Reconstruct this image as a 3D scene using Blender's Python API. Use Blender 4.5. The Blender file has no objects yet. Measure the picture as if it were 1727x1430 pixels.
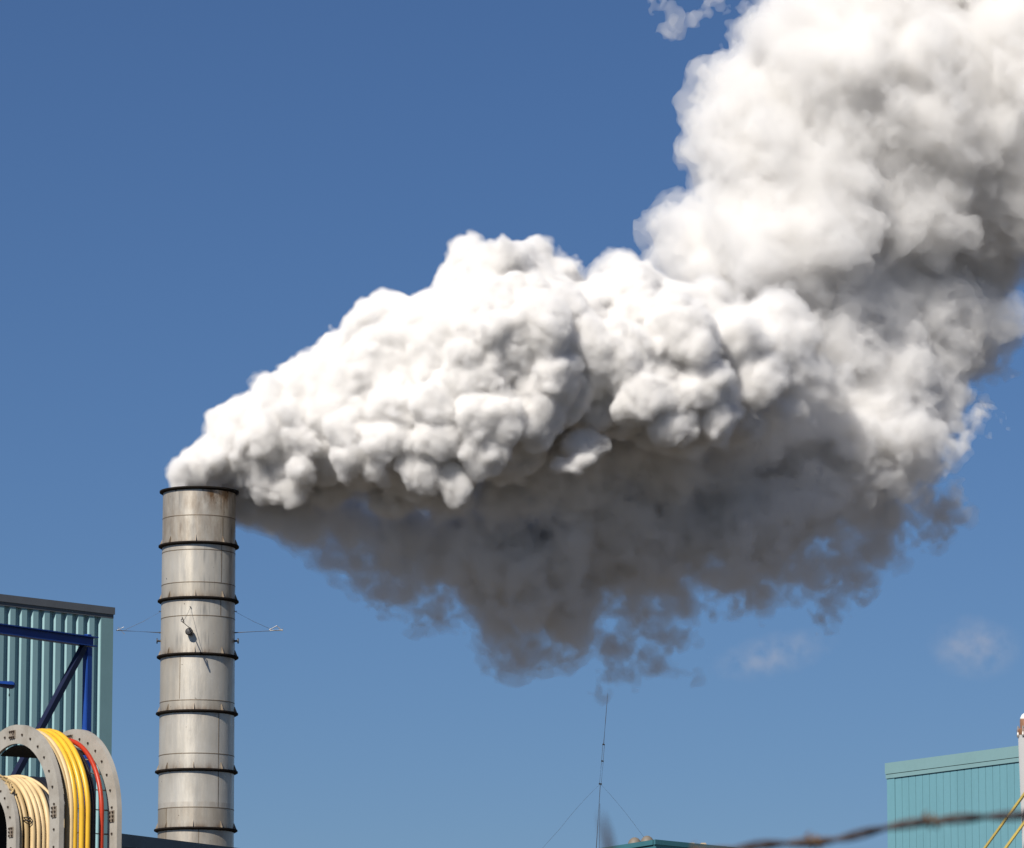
import bpy, bmesh, math, random
import numpy as np
from mathutils import Vector, Matrix

# ------------------------------------------------------------------ camera
SC = bpy.context.scene
COL = SC.collection
R = math.radians
F_PX = 8216.0                      # focal length in pixels of the 1727 px wide photograph
PITCH = R(9.5)
EYE = Vector((0.0, 0.0, 1.7))

def P(px, py, Y):
    """The point at world depth Y seen at pixel (px, py) of the photograph."""
    x, v = (px - 863.5) / F_PX, (715.0 - py) / F_PX
    d = Vector((x, math.cos(PITCH) - v * math.sin(PITCH), math.sin(PITCH) + v * math.cos(PITCH)))
    return EYE + d * (Y / d.y)

cd = bpy.data.cameras.new('camera')
cam = bpy.data.objects.new('camera', cd)
COL.objects.link(cam)
cam.location = EYE
cam.rotation_euler = (R(90) + PITCH, 0, 0)
cd.sensor_width = 36.0
cd.lens = 36.0 * F_PX / 1727.0
cd.clip_start, cd.clip_end = 0.3, 30000.0
cd.dof.use_dof = True
cd.dof.focus_distance = 110.0
cd.dof.aperture_fstop = 20.0
SC.camera = cam

# ------------------------------------------------------------------ sky, sun, exposure
SUN_AZ, SUN_EL = R(209), R(40)     # clockwise from +Y: behind the camera, to its left
world = bpy.data.worlds.new('World')
SC.world = world
world.use_nodes = True
wn = world.node_tree
sky = wn.nodes.new('ShaderNodeTexSky')
sky.sky_type = 'NISHITA'
sky.sun_disc = False
sky.sun_elevation, sky.sun_rotation = SUN_EL, SUN_AZ
sky.dust_density, sky.ozone_density, sky.air_density, sky.altitude = 0.0, 10.0, 1.0, 0.0
tint = wn.nodes.new('ShaderNodeVectorMath')
tint.operation = 'MULTIPLY'
tint.inputs[1].default_value = (0.823, 0.815, 0.885)
wn.links.new(sky.outputs[0], tint.inputs[0])
wn.links.new(tint.outputs[0], wn.nodes['Background'].inputs[0])
wn.nodes['Background'].inputs[1].default_value = 0.0525

sd = bpy.data.lights.new('sun', 'SUN')
sd.energy, sd.angle, sd.color = 5.0, R(0.5), (1.0, 0.955, 0.89)
sun = bpy.data.objects.new('sun', sd)
COL.objects.link(sun)
to_sun = Vector((math.sin(SUN_AZ) * math.cos(SUN_EL), math.cos(SUN_AZ) * math.cos(SUN_EL), math.sin(SUN_EL)))
sun.rotation_euler = (-to_sun).to_track_quat('-Z', 'Y').to_euler()
sun.location = (-30, -40, 60)

SC.view_settings.view_transform = 'Standard'
SC.view_settings.look = 'None'
SC.view_settings.exposure = 0.32
SC.view_settings.gamma = 1.0
SC.render.engine = 'CYCLES'
cy = SC.cycles
cy.use_denoising = True
cy.max_bounces, cy.diffuse_bounces, cy.glossy_bounces, cy.volume_bounces = 20, 6, 3, 16
cy.transparent_max_bounces = 128
cy.caustics_reflective = cy.caustics_refractive = False

# ------------------------------------------------------------------ helpers: objects and properties
def tag(o, label=None, cat=None, group=None, kind=None):
    for k, v in (('label', label), ('category', cat), ('group', group), ('kind', kind)):
        if v:
            o[k] = v
    return o

def thing(name, label, cat, loc=(0, 0, 0), group=None):
    o = bpy.data.objects.new(name, None)
    o.empty_display_size = 0.3
    COL.objects.link(o)
    o.location = loc
    return tag(o, label, cat, group)

def link(name, me, mat, parent=None):
    """Link a mesh given in world coordinates; a child is re-expressed in its thing's frame."""
    o = bpy.data.objects.new(name, me)
    if mat:
        me.materials.append(mat)
    COL.objects.link(o)
    if parent is not None:
        root = Vector((0, 0, 0))
        p = parent
        while p is not None:
            root += p.location
            p = p.parent
        o.parent = parent
        me.transform(Matrix.Translation(-root))
    return o

def mesh_np(name, V, faces):
    me = bpy.data.meshes.new(name)
    n, k = faces.shape
    me.vertices.add(len(V))
    me.vertices.foreach_set('co', V.astype(np.float32).ravel())
    me.loops.add(n * k)
    me.loops.foreach_set('vertex_index', faces.astype(np.int32).ravel())
    me.polygons.add(n)
    me.polygons.foreach_set('loop_start', np.arange(0, n * k, k, dtype=np.int32))
    me.polygons.foreach_set('use_smooth', np.ones(n, dtype=bool))
    me.update(calc_edges=True)
    return me

# ------------------------------------------------------------------ helpers: materials
def new_mat(name):
    m = bpy.data.materials.new(name)
    m.use_nodes = True
    return m, m.node_tree, m.node_tree.nodes['Principled BSDF']
def node(nt, kind, **inp):
    n = nt.nodes.new(kind)
    for k, v in inp.items():
        n.inputs[k.replace('_', ' ')].default_value = v
    return n

def coords(nt, scale=(1, 1, 1)):
    tc = nt.nodes.new('ShaderNodeTexCoord')
    mp = nt.nodes.new('ShaderNodeMapping')
    mp.inputs['Scale'].default_value = scale
    nt.links.new(tc.outputs['Object'], mp.inputs['Vector'])
    return mp.outputs[0]

def ramp(nt, src, lo, hi):
    r = nt.nodes.new('ShaderNodeMapRange')
    r.inputs['From Min'].default_value, r.inputs['From Max'].default_value = lo, hi
    nt.links.new(src, r.inputs['Value'])
    return r.outputs[0]

def noise(nt, vec, scale, detail=5, rough=0.55):
    n = node(nt, 'ShaderNodeTexNoise', Scale=scale, Detail=detail, Roughness=rough)
    nt.links.new(vec, n.inputs['Vector'])
    return n.outputs['Fac']

def mix(nt, fac, a, b):
    m = nt.nodes.new('ShaderNodeMix')
    m.data_type = 'RGBA'
    for sock, v in ((m.inputs['Factor'], fac), (m.inputs['A'], a), (m.inputs['B'], b)):
        pass
    ins = [s for s in m.inputs if s.enabled]
    for sock, v in zip(ins, (fac, a, b)):
        if isinstance(v, (int, float)):
            sock.default_value = v
        elif isinstance(v, tuple):
            sock.default_value = (*v, 1)
        else:
            nt.links.new(v, sock)
    return [s for s in m.outputs if s.enabled][0]

def paint(name, col, wear, amount=0.5, rough=0.5, metal=0.0, scale=1.5, streak=False, bump=0.0, spec=0.4):
    """Painted or bare surface with blotches and (optionally) vertical run-off streaks of a second colour."""
    m, nt, b = new_mat(name)
    big = ramp(nt, noise(nt, coords(nt, (1, 1, 0.15) if streak else (1, 1, 1)), scale, 6, 0.65), 0.42, 0.78)
    fine = ramp(nt, noise(nt, coords(nt), scale * 14, 3, 0.6), 0.35, 0.75)
    mu = nt.nodes.new('ShaderNodeMath')
    mu.operation = 'MULTIPLY_ADD'
    nt.links.new(big, mu.inputs[0])
    mu.inputs[1].default_value = amount
    f2 = nt.nodes.new('ShaderNodeMath')
    f2.operation = 'MULTIPLY'
    nt.links.new(fine, f2.inputs[0])
    f2.inputs[1].default_value = amount * 0.3
    nt.links.new(f2.outputs[0], mu.inputs[2])
    mu.use_clamp = True
    nt.links.new(mix(nt, mu.outputs[0], col, wear), b.inputs['Base Color'])
    b.inputs['Roughness'].default_value = rough
    b.inputs['Metallic'].default_value = metal
    b.inputs['Specular IOR Level'].default_value = spec
    if bump:
        bp = node(nt, 'ShaderNodeBump', Strength=bump, Distance=0.02)
        nt.links.new(noise(nt, coords(nt), scale * 10, 4), bp.inputs['Height'])
        nt.links.new(bp.outputs[0], b.inputs['Normal'])
    return m

M = {
    'ground': paint('gravel_ground', (0.105, 0.09, 0.07), (0.065, 0.056, 0.045), 0.8, 0.95, scale=0.12, bump=0.5, spec=0.1),
    'teal': paint('teal_sheet', (0.25, 0.405, 0.42), (0.175, 0.30, 0.315), 0.55, 0.5, scale=0.7, streak=True),
    'teal2': paint('pale_teal_sheet', (0.135, 0.29, 0.335), (0.10, 0.22, 0.255), 0.6, 0.5, scale=0.8, streak=True),
    'teal_trim': paint('teal_trim', (0.18, 0.30, 0.31), (0.14, 0.24, 0.25), 0.5, 0.5, scale=1.0),
    'teal_dark': paint('dark_teal_roof', (0.05, 0.16, 0.19), (0.035, 0.11, 0.13), 0.5, 0.45, scale=1.0),
    'coping': paint('grey_coping', (0.105, 0.112, 0.122), (0.075, 0.078, 0.083), 0.7, 0.55, scale=1.2),
    'joint': paint('dark_joint', (0.012, 0.014, 0.015), (0.02, 0.02, 0.02), 0.5, 0.9),
    'roof': paint('roof_felt', (0.06, 0.06, 0.06), (0.09, 0.09, 0.085), 0.6, 0.9),
    'blue': paint('blue_steel_paint', (0.012, 0.055, 0.27), (0.008, 0.03, 0.13), 0.5, 0.42, scale=3.0),
    'navy_and_shade': paint('navy_and_painted_shade', (0.005, 0.009, 0.035), (0.004, 0.006, 0.018), 0.5, 0.5, scale=3.0),  # navy of the small fittings; on the brace it is shade put into the colour
    'black_ring': paint('black_flange_with_shade', (0.010, 0.008, 0.007), (0.03, 0.018, 0.010), 0.5, 0.85, scale=3.0, bump=0.3, spec=0.15),
    'weld': paint('weld_seam', (0.19, 0.15, 0.105), (0.09, 0.06, 0.035), 0.7, 0.5, metal=0.4, scale=5.0, bump=0.4),
    'reel': paint('galvanised_reel', (0.43, 0.40, 0.345), (0.22, 0.185, 0.14), 0.6, 0.5, metal=0.15, scale=4.0),
    'bolt': paint('rusty_bolt', (0.035, 0.026, 0.02), (0.08, 0.045, 0.025), 0.6, 0.7, metal=0.3, scale=20.0),
    'plate': paint('rusty_plate', (0.30, 0.255, 0.20), (0.12, 0.08, 0.05), 0.8, 0.7, metal=0.3, scale=14.0),
    'yellow': paint('yellow_hose', (0.72, 0.42, 0.03), (0.42, 0.23, 0.03), 0.5, 0.38, scale=4.0),
    'cream': paint('cream_hose', (0.64, 0.47, 0.245), (0.36, 0.25, 0.125), 0.55, 0.5, scale=4.0),
    'tan': paint('tan_hose', (0.42, 0.30, 0.14), (0.33, 0.22, 0.10), 0.5, 0.5, scale=4.0),
    'black': paint('black_hose', (0.010, 0.010, 0.011), (0.02, 0.02, 0.02), 0.5, 0.4, scale=4.0),
    'red': paint('red_hose', (0.43, 0.034, 0.009), (0.22, 0.02, 0.008), 0.55, 0.42, scale=4.0),
    'rod': paint('pale_rod', (0.5, 0.48, 0.42), (0.35, 0.3, 0.25), 0.5, 0.5, metal=0.3, scale=9.0),
    'white': paint('white_pole', (0.87, 0.86, 0.83), (0.7, 0.67, 0.6), 0.3, 0.45, scale=3.0),
    'rust': paint('rusty_cap', (0.32, 0.17, 0.10), (0.16, 0.07, 0.035), 0.8, 0.7, metal=0.2, scale=9.0),
    'stay': paint('yellow_stay', (0.42, 0.32, 0.075), (0.30, 0.21, 0.06), 0.6, 0.5, scale=6.0),
    'steel': paint('dark_wire_steel', (0.05, 0.05, 0.052), (0.09, 0.07, 0.05), 0.6, 0.5, metal=0.4, scale=12.0),
    'bare': paint('bare_steel', (0.42, 0.40, 0.37), (0.25, 0.23, 0.21), 0.6, 0.4, metal=0.6, scale=10.0),
    'barb': paint('barbed_wire', (0.035, 0.03, 0.035), (0.12, 0.065, 0.03), 0.5, 0.6, metal=0.4, scale=18.0),
    'barbknot': paint('rusty_barb', (0.14, 0.075, 0.03), (0.07, 0.04, 0.02), 0.5, 0.6, metal=0.3, scale=30.0),
    'cowl': paint('brown_cowl', (0.17, 0.145, 0.115), (0.11, 0.09, 0.07), 0.6, 0.6, scale=3.0),
    'sand': paint('sandy_block', (0.42, 0.33, 0.22), (0.3, 0.23, 0.15), 0.6, 0.7, scale=4.0),
    'gusset': paint('gusset_plate', (0.30, 0.25, 0.19), (0.10, 0.06, 0.035), 0.7, 0.5, metal=0.3, scale=7.0),
    'wood': paint('fence_post', (0.16, 0.12, 0.08), (0.10, 0.075, 0.05), 0.7, 0.85, scale=5.0, streak=True),
}

def shell_material():
    """Weathered stainless plate: beige bloom, grey drips, rust near the flanges (stored per vertex as 'rust')."""
    m, nt, b = new_mat('weathered_steel')
    L = nt.links
    blot = ramp(nt, noise(nt, coords(nt, (1, 1, 0.7)), 1.1, 6, 0.6), 0.3, 0.75)
    c = mix(nt, blot, (0.62, 0.575, 0.495), (0.49, 0.445, 0.37))
    tn = nt.nodes.new('ShaderNodeAttribute')
    tn.attribute_name = 'tone'
    c = mix(nt, tn.outputs['Fac'], c, (0.38, 0.32, 0.235))
    drip = ramp(nt, noise(nt, coords(nt, (1, 1, 0.05)), 6.0, 4, 0.6), 0.56, 0.74)
    at = nt.nodes.new('ShaderNodeAttribute')
    at.attribute_name = 'rust'
    at2 = nt.nodes.new('ShaderNodeAttribute')
    at2.attribute_name = 'drip'
    d2 = nt.nodes.new('ShaderNodeMath'); d2.operation = 'MULTIPLY'
    L.new(drip, d2.inputs[0]); L.new(at2.outputs['Fac'], d2.inputs[1])
    c = mix(nt, d2.outputs[0], c, (0.16, 0.16, 0.155))
    rn = ramp(nt, noise(nt, coords(nt, (1, 1, 0.35)), 2.6, 6, 0.7), 0.36, 0.62)
    r2 = nt.nodes.new('ShaderNodeMath'); r2.operation = 'MULTIPLY'; r2.use_clamp = True
    L.new(rn, r2.inputs[0]); L.new(at.outputs['Fac'], r2.inputs[1])
    c = mix(nt, r2.outputs[0], c, (0.165, 0.095, 0.045))
    speck = ramp(nt, noise(nt, coords(nt), 9.0, 2, 0.5), 0.755, 0.775)
    c = mix(nt, speck, c, (0.05, 0.04, 0.03))
    L.new(c, b.inputs['Base Color'])
    ro = ramp(nt, noise(nt, coords(nt, (1, 1, 0.12)), 5.0, 4, 0.6), 0.3, 0.7)
    mr = nt.nodes.new('ShaderNodeMapRange')
    mr.inputs['To Min'].default_value, mr.inputs['To Max'].default_value = 0.30, 0.50
    L.new(ro, mr.inputs['Value'])
    L.new(mr.outputs[0], b.inputs['Roughness'])
    b.inputs['Metallic'].default_value = 0.5
    bp = node(nt, 'ShaderNodeBump', Strength=0.35, Distance=0.03)
    hn = noise(nt, coords(nt, (1, 1, 0.25)), 3.5, 4, 0.6)
    L.new(hn, bp.inputs['Height'])
    L.new(bp.outputs[0], b.inputs['Normal'])
    return m
M['shell'] = shell_material()

# ------------------------------------------------------------------ helpers: shapes
def finish(name, bm, mat, parent=None, smooth=False):
    me = bpy.data.meshes.new(name)
    bmesh.ops.recalc_face_normals(bm, faces=bm.faces[:])
    bm.to_mesh(me)
    bm.free()
    if smooth:
        me.polygons.foreach_set('use_smooth', [True] * len(me.polygons))
        me.set_sharp_from_angle(angle=R(40))
    return link(name, me, M[mat] if isinstance(mat, str) else mat, parent)

def add_box(bm, c, h, ax=None):
    """Box about c with half sizes h along the axes ax (three unit vectors)."""
    ax = ax or (Vector((1, 0, 0)), Vector((0, 1, 0)), Vector((0, 0, 1)))
    c = Vector(c)
    v = [bm.verts.new(c + ax[0] * h[0] * i + ax[1] * h[1] * j + ax[2] * h[2] * k) for i in (-1, 1) for j in (-1, 1) for k in (-1, 1)]
    for f in ((0, 1, 3, 2), (4, 6, 7, 5), (0, 4, 5, 1), (2, 3, 7, 6), (0, 2, 6, 4), (1, 5, 7, 3)):
        bm.faces.new([v[i] for i in f])

def frame_of(d):
    d = d.normalized()
    up = Vector((0, 0, 1)) if abs(d.z) < 0.95 else Vector((1, 0, 0))
    s = d.cross(up).normalized()
    return d, s, s.cross(d).normalized()

def add_bar(bm, a, b, w, h):
    """Rectangular bar from a to b, w wide and h high."""
    d, s, u = frame_of(b - a)
    add_box(bm, (a + b) / 2, ((b - a).length / 2, w / 2, h / 2), (d, s, u))

def add_tube(bm, pts, r, n=8, close=False, cap=True):
    pts = [Vector(p) for p in pts]
    N = len(pts)
    rings = []
    rs = r if isinstance(r, (list, tuple)) else [r] * N
    ref = None
    for i, p in enumerate(pts):
        if close:
            t = pts[(i + 1) % N] - pts[i - 1]
        else:
            t = pts[min(i + 1, N - 1)] - pts[max(i - 1, 0)]
        t.normalize()
        if ref is None:
            _, s, u = frame_of(t)
        else:
            s = (ref - t * ref.dot(t)).normalized()
            u = t.cross(s)
        ref = s
        rings.append([bm.verts.new(p + (s * math.cos(2 * math.pi * k / n) + u * math.sin(2 * math.pi * k / n)) * rs[i]) for k in range(n)])
    for i in range(N if close else N - 1):
        A, B = rings[i], rings[(i + 1) % N]
        off = 0
        if close and i == N - 1:       # untwist the last joint
            off = min(range(n), key=lambda q: sum((A[k].co - B[(k + q) % n].co).length for k in range(n)))
        for k in range(n):
            bm.faces.new((A[k], A[(k + 1) % n], B[(k + 1 + off) % n], B[(k + off) % n]))
    if cap and not close:
        bm.faces.new(rings[0][::-1])
        bm.faces.new(rings[-1])

def add_lathe(bm, c, axis, prof, n=48, closed=True, a0=0.0):
    """Turn the profile [(radius, along the axis)] about the axis through c."""
    d, s, u = frame_of(Vector(axis))
    c = Vector(c)
    rings = []
    for k in range(n):
        a = 2 * math.pi * k / n + a0
        e = s * math.cos(a) + u * math.sin(a)
        rings.append([bm.verts.new(c + e * r + d * t) for r, t in prof])
    m = len(prof)
    for k in range(n):
        A, B = rings[k], rings[(k + 1) % n]
        for i in range(m if closed else m - 1):
            j = (i + 1) % m
            bm.faces.new((A[i], A[j], B[j], B[i]))

def add_prism(bm, poly, vec):
    """Extrude the closed polygon (points) along vec."""
    a = [bm.verts.new(Vector(p)) for p in poly]
    b = [bm.verts.new(Vector(p) + vec) for p in poly]
    n = len(poly)
    bm.faces.new(a)
    bm.faces.new(b[::-1])
    for i in range(n):
        bm.faces.new((a[i], b[i], b[(i + 1) % n], a[(i + 1) % n]))

BM = bmesh.new
UP = Vector((0, 0, 1))


# ------------------------------------------------------------------ ground
bm = BM()
ng = 24
gv = [[bm.verts.new(((i / ng - 0.5) * 16000, (j / ng - 0.5) * 16000, 0)) for j in range(ng + 1)] for i in range(ng + 1)]
for i in range(ng):
    for j in range(ng):
        bm.faces.new((gv[i][j], gv[i + 1][j], gv[i + 1][j + 1], gv[i][j + 1]))
tag(finish('ground', bm, 'ground'), kind='structure')

# ------------------------------------------------------------------ sheet-clad buildings
def flat(v):
    return Vector((v.x, v.y, 0))

def ribbed_wall(bm, a, u, out, length, z0, z1, pitch, depth, fr):
    """Profiled sheet from a along u: fr = (valley, slope, crest, slope) as shares of the pitch."""
    prof = []
    s = 0.0
    while s < length:
        x = s
        for share, d0, d1 in ((fr[0], 0, 0), (fr[1], 0, 1), (fr[2], 1, 1), (fr[3], 1, 0)):
            prof.append((x, d0 * depth))
            x += share * pitch
        s += pitch
    prof = [p for p in prof if p[0] < length] + [(length, 0)]
    lo_ = [bm.verts.new(a + u * x + out * d + UP * z0) for x, d in prof]
    hi_ = [bm.verts.new(a + u * x + out * d + UP * z1) for x, d in prof]
    for i in range(len(prof) - 1):
        bm.faces.new((lo_[i], lo_[i + 1], hi_[i + 1], hi_[i]))

def shed(root, corner, u, v, lu, lv, ztop, sheet, pitch, depth, fr, trim, trim_w, bands, band_mats, roof='roof', u_wall_from=0.0):
    """Rectangular building: walls along u (visible) and v from the corner, corner trim, stepped coping. bands: (z offset top, z offset bottom, how far proud)."""
    out_u, out_v = -v, -u
    zb = ztop - bands[-1][1]
    bm = BM()
    ribbed_wall(bm, corner, u, out_u, lu, 0, zb + 0.05, pitch, depth, fr)
    finish('wall', bm, sheet, root)
    bm = BM()
    ribbed_wall(bm, corner, v, out_v, lv, 0, zb + 0.05, pitch, depth, fr)
    finish('wall', bm, sheet, root)
    for p, d, o, ln in ((corner + v * lv, u, v, lu), (corner + u * lu, v, u, lv)):
        bm = BM()
        ribbed_wall(bm, p, d, o, ln, 0, zb + 0.05, pitch, depth, fr)
        finish('wall', bm, sheet, root)
    bm = BM()
    c = corner + UP * (ztop - 0.1)
    add_box(bm, c + u * lu / 2 + v * lv / 2, (lu / 2 - 0.02, lv / 2 - 0.02, 0.04), (u, v, UP))
    finish('roof', bm, roof, root)
    bm = BM()
    t = depth + 0.012
    add_box(bm, corner + u * (trim_w / 2 - t / 2) + out_u * (t / 2) + UP * (zb / 2), (trim_w / 2 + t / 2, t / 2, zb / 2 - 0.002), (u, v, UP))
    add_box(bm, corner + v * (trim_w / 2) + out_v * (t / 2) + UP * (zb / 2), (t / 2, trim_w / 2, zb / 2 - 0.002), (u, v, UP))
    finish('corner_trim', bm, trim, root)
    for (zt, zl, pr), bmat in zip(bands, band_mats):
        bm = BM()
        th = 0.10
        zc, hz = ztop - (zt + zl) / 2, (zl - zt) / 2
        add_box(bm, corner + u * (lu / 2) + out_u * (pr - th / 2) + UP * zc, (lu / 2 + pr, th / 2, hz), (u, v, UP))
        add_box(bm, corner + v * (lv / 2) + out_v * (pr - th / 2) + UP * zc, (th / 2, lv / 2 + 0.02, hz), (u, v, UP))
        finish('coping', bm, bmat, root)

# the tall teal shed at the edge of the picture
c1 = P(183, 1024.5, 118.0)
ang = R(45)
u1, v1 = Vector((-math.cos(ang), -math.sin(ang), 0)), Vector((-math.sin(ang), math.cos(ang), 0))
b1 = thing('shed', 'tall teal ribbed shed with a grey coping behind the hose reels', 'building', flat(c1))
shed(b1, flat(c1), u1, v1, 14, 12, c1.z, 'teal', 0.352, 0.075, (0.30, 0.12, 0.46, 0.12), 'teal_trim', 0.30,
     ((0.0, 0.175, 0.115), (0.177, 0.27, 0.09)), ('coping', 'coping'))
# low building whose coping crosses the foot of the stack
c2 = P(470, 1440, 136.0)
a0 = P(190, 1404, 129.0)
d2 = flat(a0 - c2)
d2.normalize()
b2 = thing('shed', 'low building with a dark grey coping crossing the foot of the stack', 'building', flat(c2))
shed(b2, flat(c2), d2, Vector((d2.y, -d2.x, 0)), 20, 14, c2.z, 'teal', 0.352, 0.06, (0.30, 0.12, 0.46, 0.12), 'teal_trim', 0.3,
     ((0.0, 0.34, 0.16), (0.342, 0.60, 0.13)), ('coping', 'coping'))
# pale teal shed near the white pole
c3 = P(1499, 1287, 125.0)
ang = R(57)
u3, v3 = Vector((math.cos(ang), -math.sin(ang), 0)), Vector((math.sin(ang), math.cos(ang), 0))
b3 = thing('shed', 'pale teal panelled shed with a wide matching eave beside the white pole', 'building', flat(c3))
shed(b3, flat(c3), u3, v3, 16, 12, c3.z, 'teal2', 0.285, 0.028, (0.05, 0.015, 0.92, 0.015), 'teal2', 0.28,
     ((0.0, 0.285, 0.075), (0.286, 0.298, 0.05), (0.299, 0.40, 0.062)), ('teal_trim', 'joint', 'teal_trim'))
# dark teal roof corner with cowls on it
c4 = P(1107, 1417, 120.0)
u4, v4 = Vector((math.cos(R(50)), math.sin(R(50)), 0)), Vector((-math.cos(R(64)), math.sin(R(64)), 0))
b4 = thing('shed', 'building whose dark teal roof corner just shows under the aerial', 'building', flat(c4))
shed(b4, flat(c4), u4, v4, 10, 12, c4.z, 'teal2', 0.30, 0.03, (0.30, 0.12, 0.46, 0.12), 'teal_dark', 0.2,
     ((0.0, 0.12, 0.16), (0.122, 0.42, 0.12)), ('teal_dark', 'teal_dark'), roof='teal_dark')

def cowl(px0, px1, pyt, Y, label):
    """Turned-over vent hood: a domed half drum on a short neck."""
    z0 = c4.z - 0.06
    a, b = P(px0, pyt, Y), P(px1, pyt, Y)
    w = (b.x - a.x) / 2
    h = a.z - z0
    c = Vector(((a.x + b.x) / 2, Y, z0))
    root = thing('roof_vent', label, 'roof vent', c, 'vent hoods on the dark teal roof')
    bm = BM()
    prof = [(0.0, h)] + [(w * math.sin(R(t)), h * 0.42 + h * 0.58 * math.cos(R(t))) for t in range(12, 91, 13)] + [(w * 1.02, h * 0.36), (w * 0.93, h * 0.34), (0.0, h * 0.40)]
    add_lathe(bm, c, (0, 0, 1), prof, 28)
    bmesh.ops.remove_doubles(bm, verts=bm.verts[:], dist=1e-4)
    finish('hood', bm, 'cowl', root, True)
    bm = BM()
    add_lathe(bm, c, (0, 0, 1), [(w * 0.62, h * 0.37), (w * 0.62, 0.0), (w * 0.55, 0.0), (w * 0.55, h * 0.37)], 24)
    finish('neck', bm, 'joint', root, True)
cowl(1058, 1083, 1412.0, 123.6, 'smaller flat brown vent hood on the dark teal roof corner')
cowl(1079, 1104, 1409.2, 123.2, 'bigger domed brown vent hood on the dark teal roof corner')
for px, w, lab in ((1166, 6.5, 'wider sandy coloured block on the dark teal roof edge'), (1186, 5.5, 'smaller sandy block on the roof edge farther from the vent hoods')):
    p = P(px, 1421.5, 122.6 + (px - 1166) * 0.01)
    s = w / F_PX * 122
    root = thing('roof_block', lab, 'block', Vector((p.x, p.y, c4.z - 0.06)), 'sandy blocks on the dark teal roof')
    bm = BM()
    hh = (p.z - c4.z + 0.06) / 2
    add_box(bm, (p.x, p.y, c4.z - 0.06 + hh), (s, s * 0.8, hh))
    bmesh.ops.bevel(bm, geom=bm.edges[:], offset=0.02, segments=2, affect='EDGES')
    finish('block', bm, 'sand', root)

# ------------------------------------------------------------------ the stack
SX = 334.0
def stack_axis(z):
    return Vector((P(335.5, 900, 164).x, 164.0, z))
ax0 = stack_axis(0)
R_TOP, R_LOW = 61.2 / F_PX * 166.0, 63.6 / F_PX * 165.4
z_top = P(335, 820, 162.75).z
z_low = P(330, 1395, 162.75).z
ring_z = [P(334, y, 162.75).z for y in (820.5, 913, 1006, 1101, 1197, 1296, 1395)]
def rad(z):
    return R_TOP + (R_LOW - R_TOP) * (z_top - z) / (z_top - z_low)
stack = thing('chimney_stack', 'tall weathered stainless steel stack with black flange rings, smoke pouring from its mouth', 'chimney', ax0)
nz_, na_ = 0, 128
zs = []
z = z_top
while z > z_low - 3:
    zs.append(z)
    z -= 0.03
zs += [z_low - 4, 0.0]
Vv, rust, drip, tone = [], [], [], []
course = [P(334, y, 162.75).z for y in (820, 868, 913, 926, 981, 1006, 1037.5, 1101, 1180, 1197, 1270, 1296, 1361, 1395, 1500)]
course_tone = [0.24, 0.36, 0.12, 0.10, 0.38, 0.08, 0.22, 0.18, 0.42, 0.05, 0.12, 0.0, 0.45, 0.4, 0.4]
for z in zs:
    up_d = min([z - q for q in ring_z if q <= z + 1e-6], default=9)
    dn_d = min([q - z for q in ring_z if q > z + 1e-6], default=9)
    rv = max(0.95 * math.exp(-up_d / 0.15), 0.9 * math.exp(-dn_d / 0.14))
    if z > ring_z[1]:
        rv = max(rv, 0.42)
    if z < ring_z[5] - 1.1:
        rv = max(rv, 0.25)
    dv = max(math.exp(-((dn_d - 0.42) / 0.28) ** 2), 0.8 * math.exp(-((up_d - 0.45) / 0.25) ** 2)) * (1.0 if z > ring_z[3] else 0.25)
    for k in range(na_):
        a = 2 * math.pi * k / na_
        Vv.append((ax0.x + rad(z) * math.cos(a), ax0.y + rad(z) * math.sin(a), z))
        # soot spills over the lee lip
        lee = max(0.0, 1 - (z_top - z) / 0.9) * math.exp(-((a - R(312)) / R(26)) ** 2) * 1.6
        rust.append(min(1.5, rv + lee))
        drip.append(min(1.2, dv + lee))
        ct = course_tone[max(0, sum(1 for q in course if q > z) - 1)] if z < z_top else 0.35
        if course[13] > z or course[12] > z:        # the browner plate low on the west side
            ct += 0.4 if R(180) < a < R(224) else 0.0
        if course[7] > z > course[8]:
            ct += 0.15 if R(180) < a < R(246) else -0.1
        tone.append(max(0.0, ct))
Fv = [(i * na_ + k, (i + 1) * na_ + k, (i + 1) * na_ + (k + 1) % na_, i * na_ + (k + 1) % na_) for i in range(len(zs) - 1) for k in range(na_)]
base_n = len(Vv)
for z in (z_top, z_top - 3.0):           # the inside of the mouth
    for k in range(na_):
        a = 2 * math.pi * k / na_
        Vv.append((ax0.x + (rad(z) - 0.04) * math.cos(a), ax0.y + (rad(z) - 0.04) * math.sin(a), z))
        rust.append(1.0)
        drip.append(1.0)
        tone.append(1.0)
for k in range(na_):
    q = (k + 1) % na_
    Fv.append((base_n + k, base_n + q, base_n + na_ + q, base_n + na_ + k))
    Fv.append((k, q, base_n + q, base_n + k))
me = mesh_np('shell', np.array(Vv), np.array(Fv)[:, ::-1])
for nm, arr in (('rust', rust), ('drip', drip), ('tone', tone)):
    me.attributes.new(nm, 'FLOAT', 'POINT').data.foreach_set('value', np.array(arr, np.float32))
link('shell', me, M['shell'], stack)

def dirv(deg):
    """Horizontal unit vector: 0 degrees looks at the camera, positive to the right of the picture."""
    return Vector((math.sin(R(deg)), -math.cos(R(deg)), 0))

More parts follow.
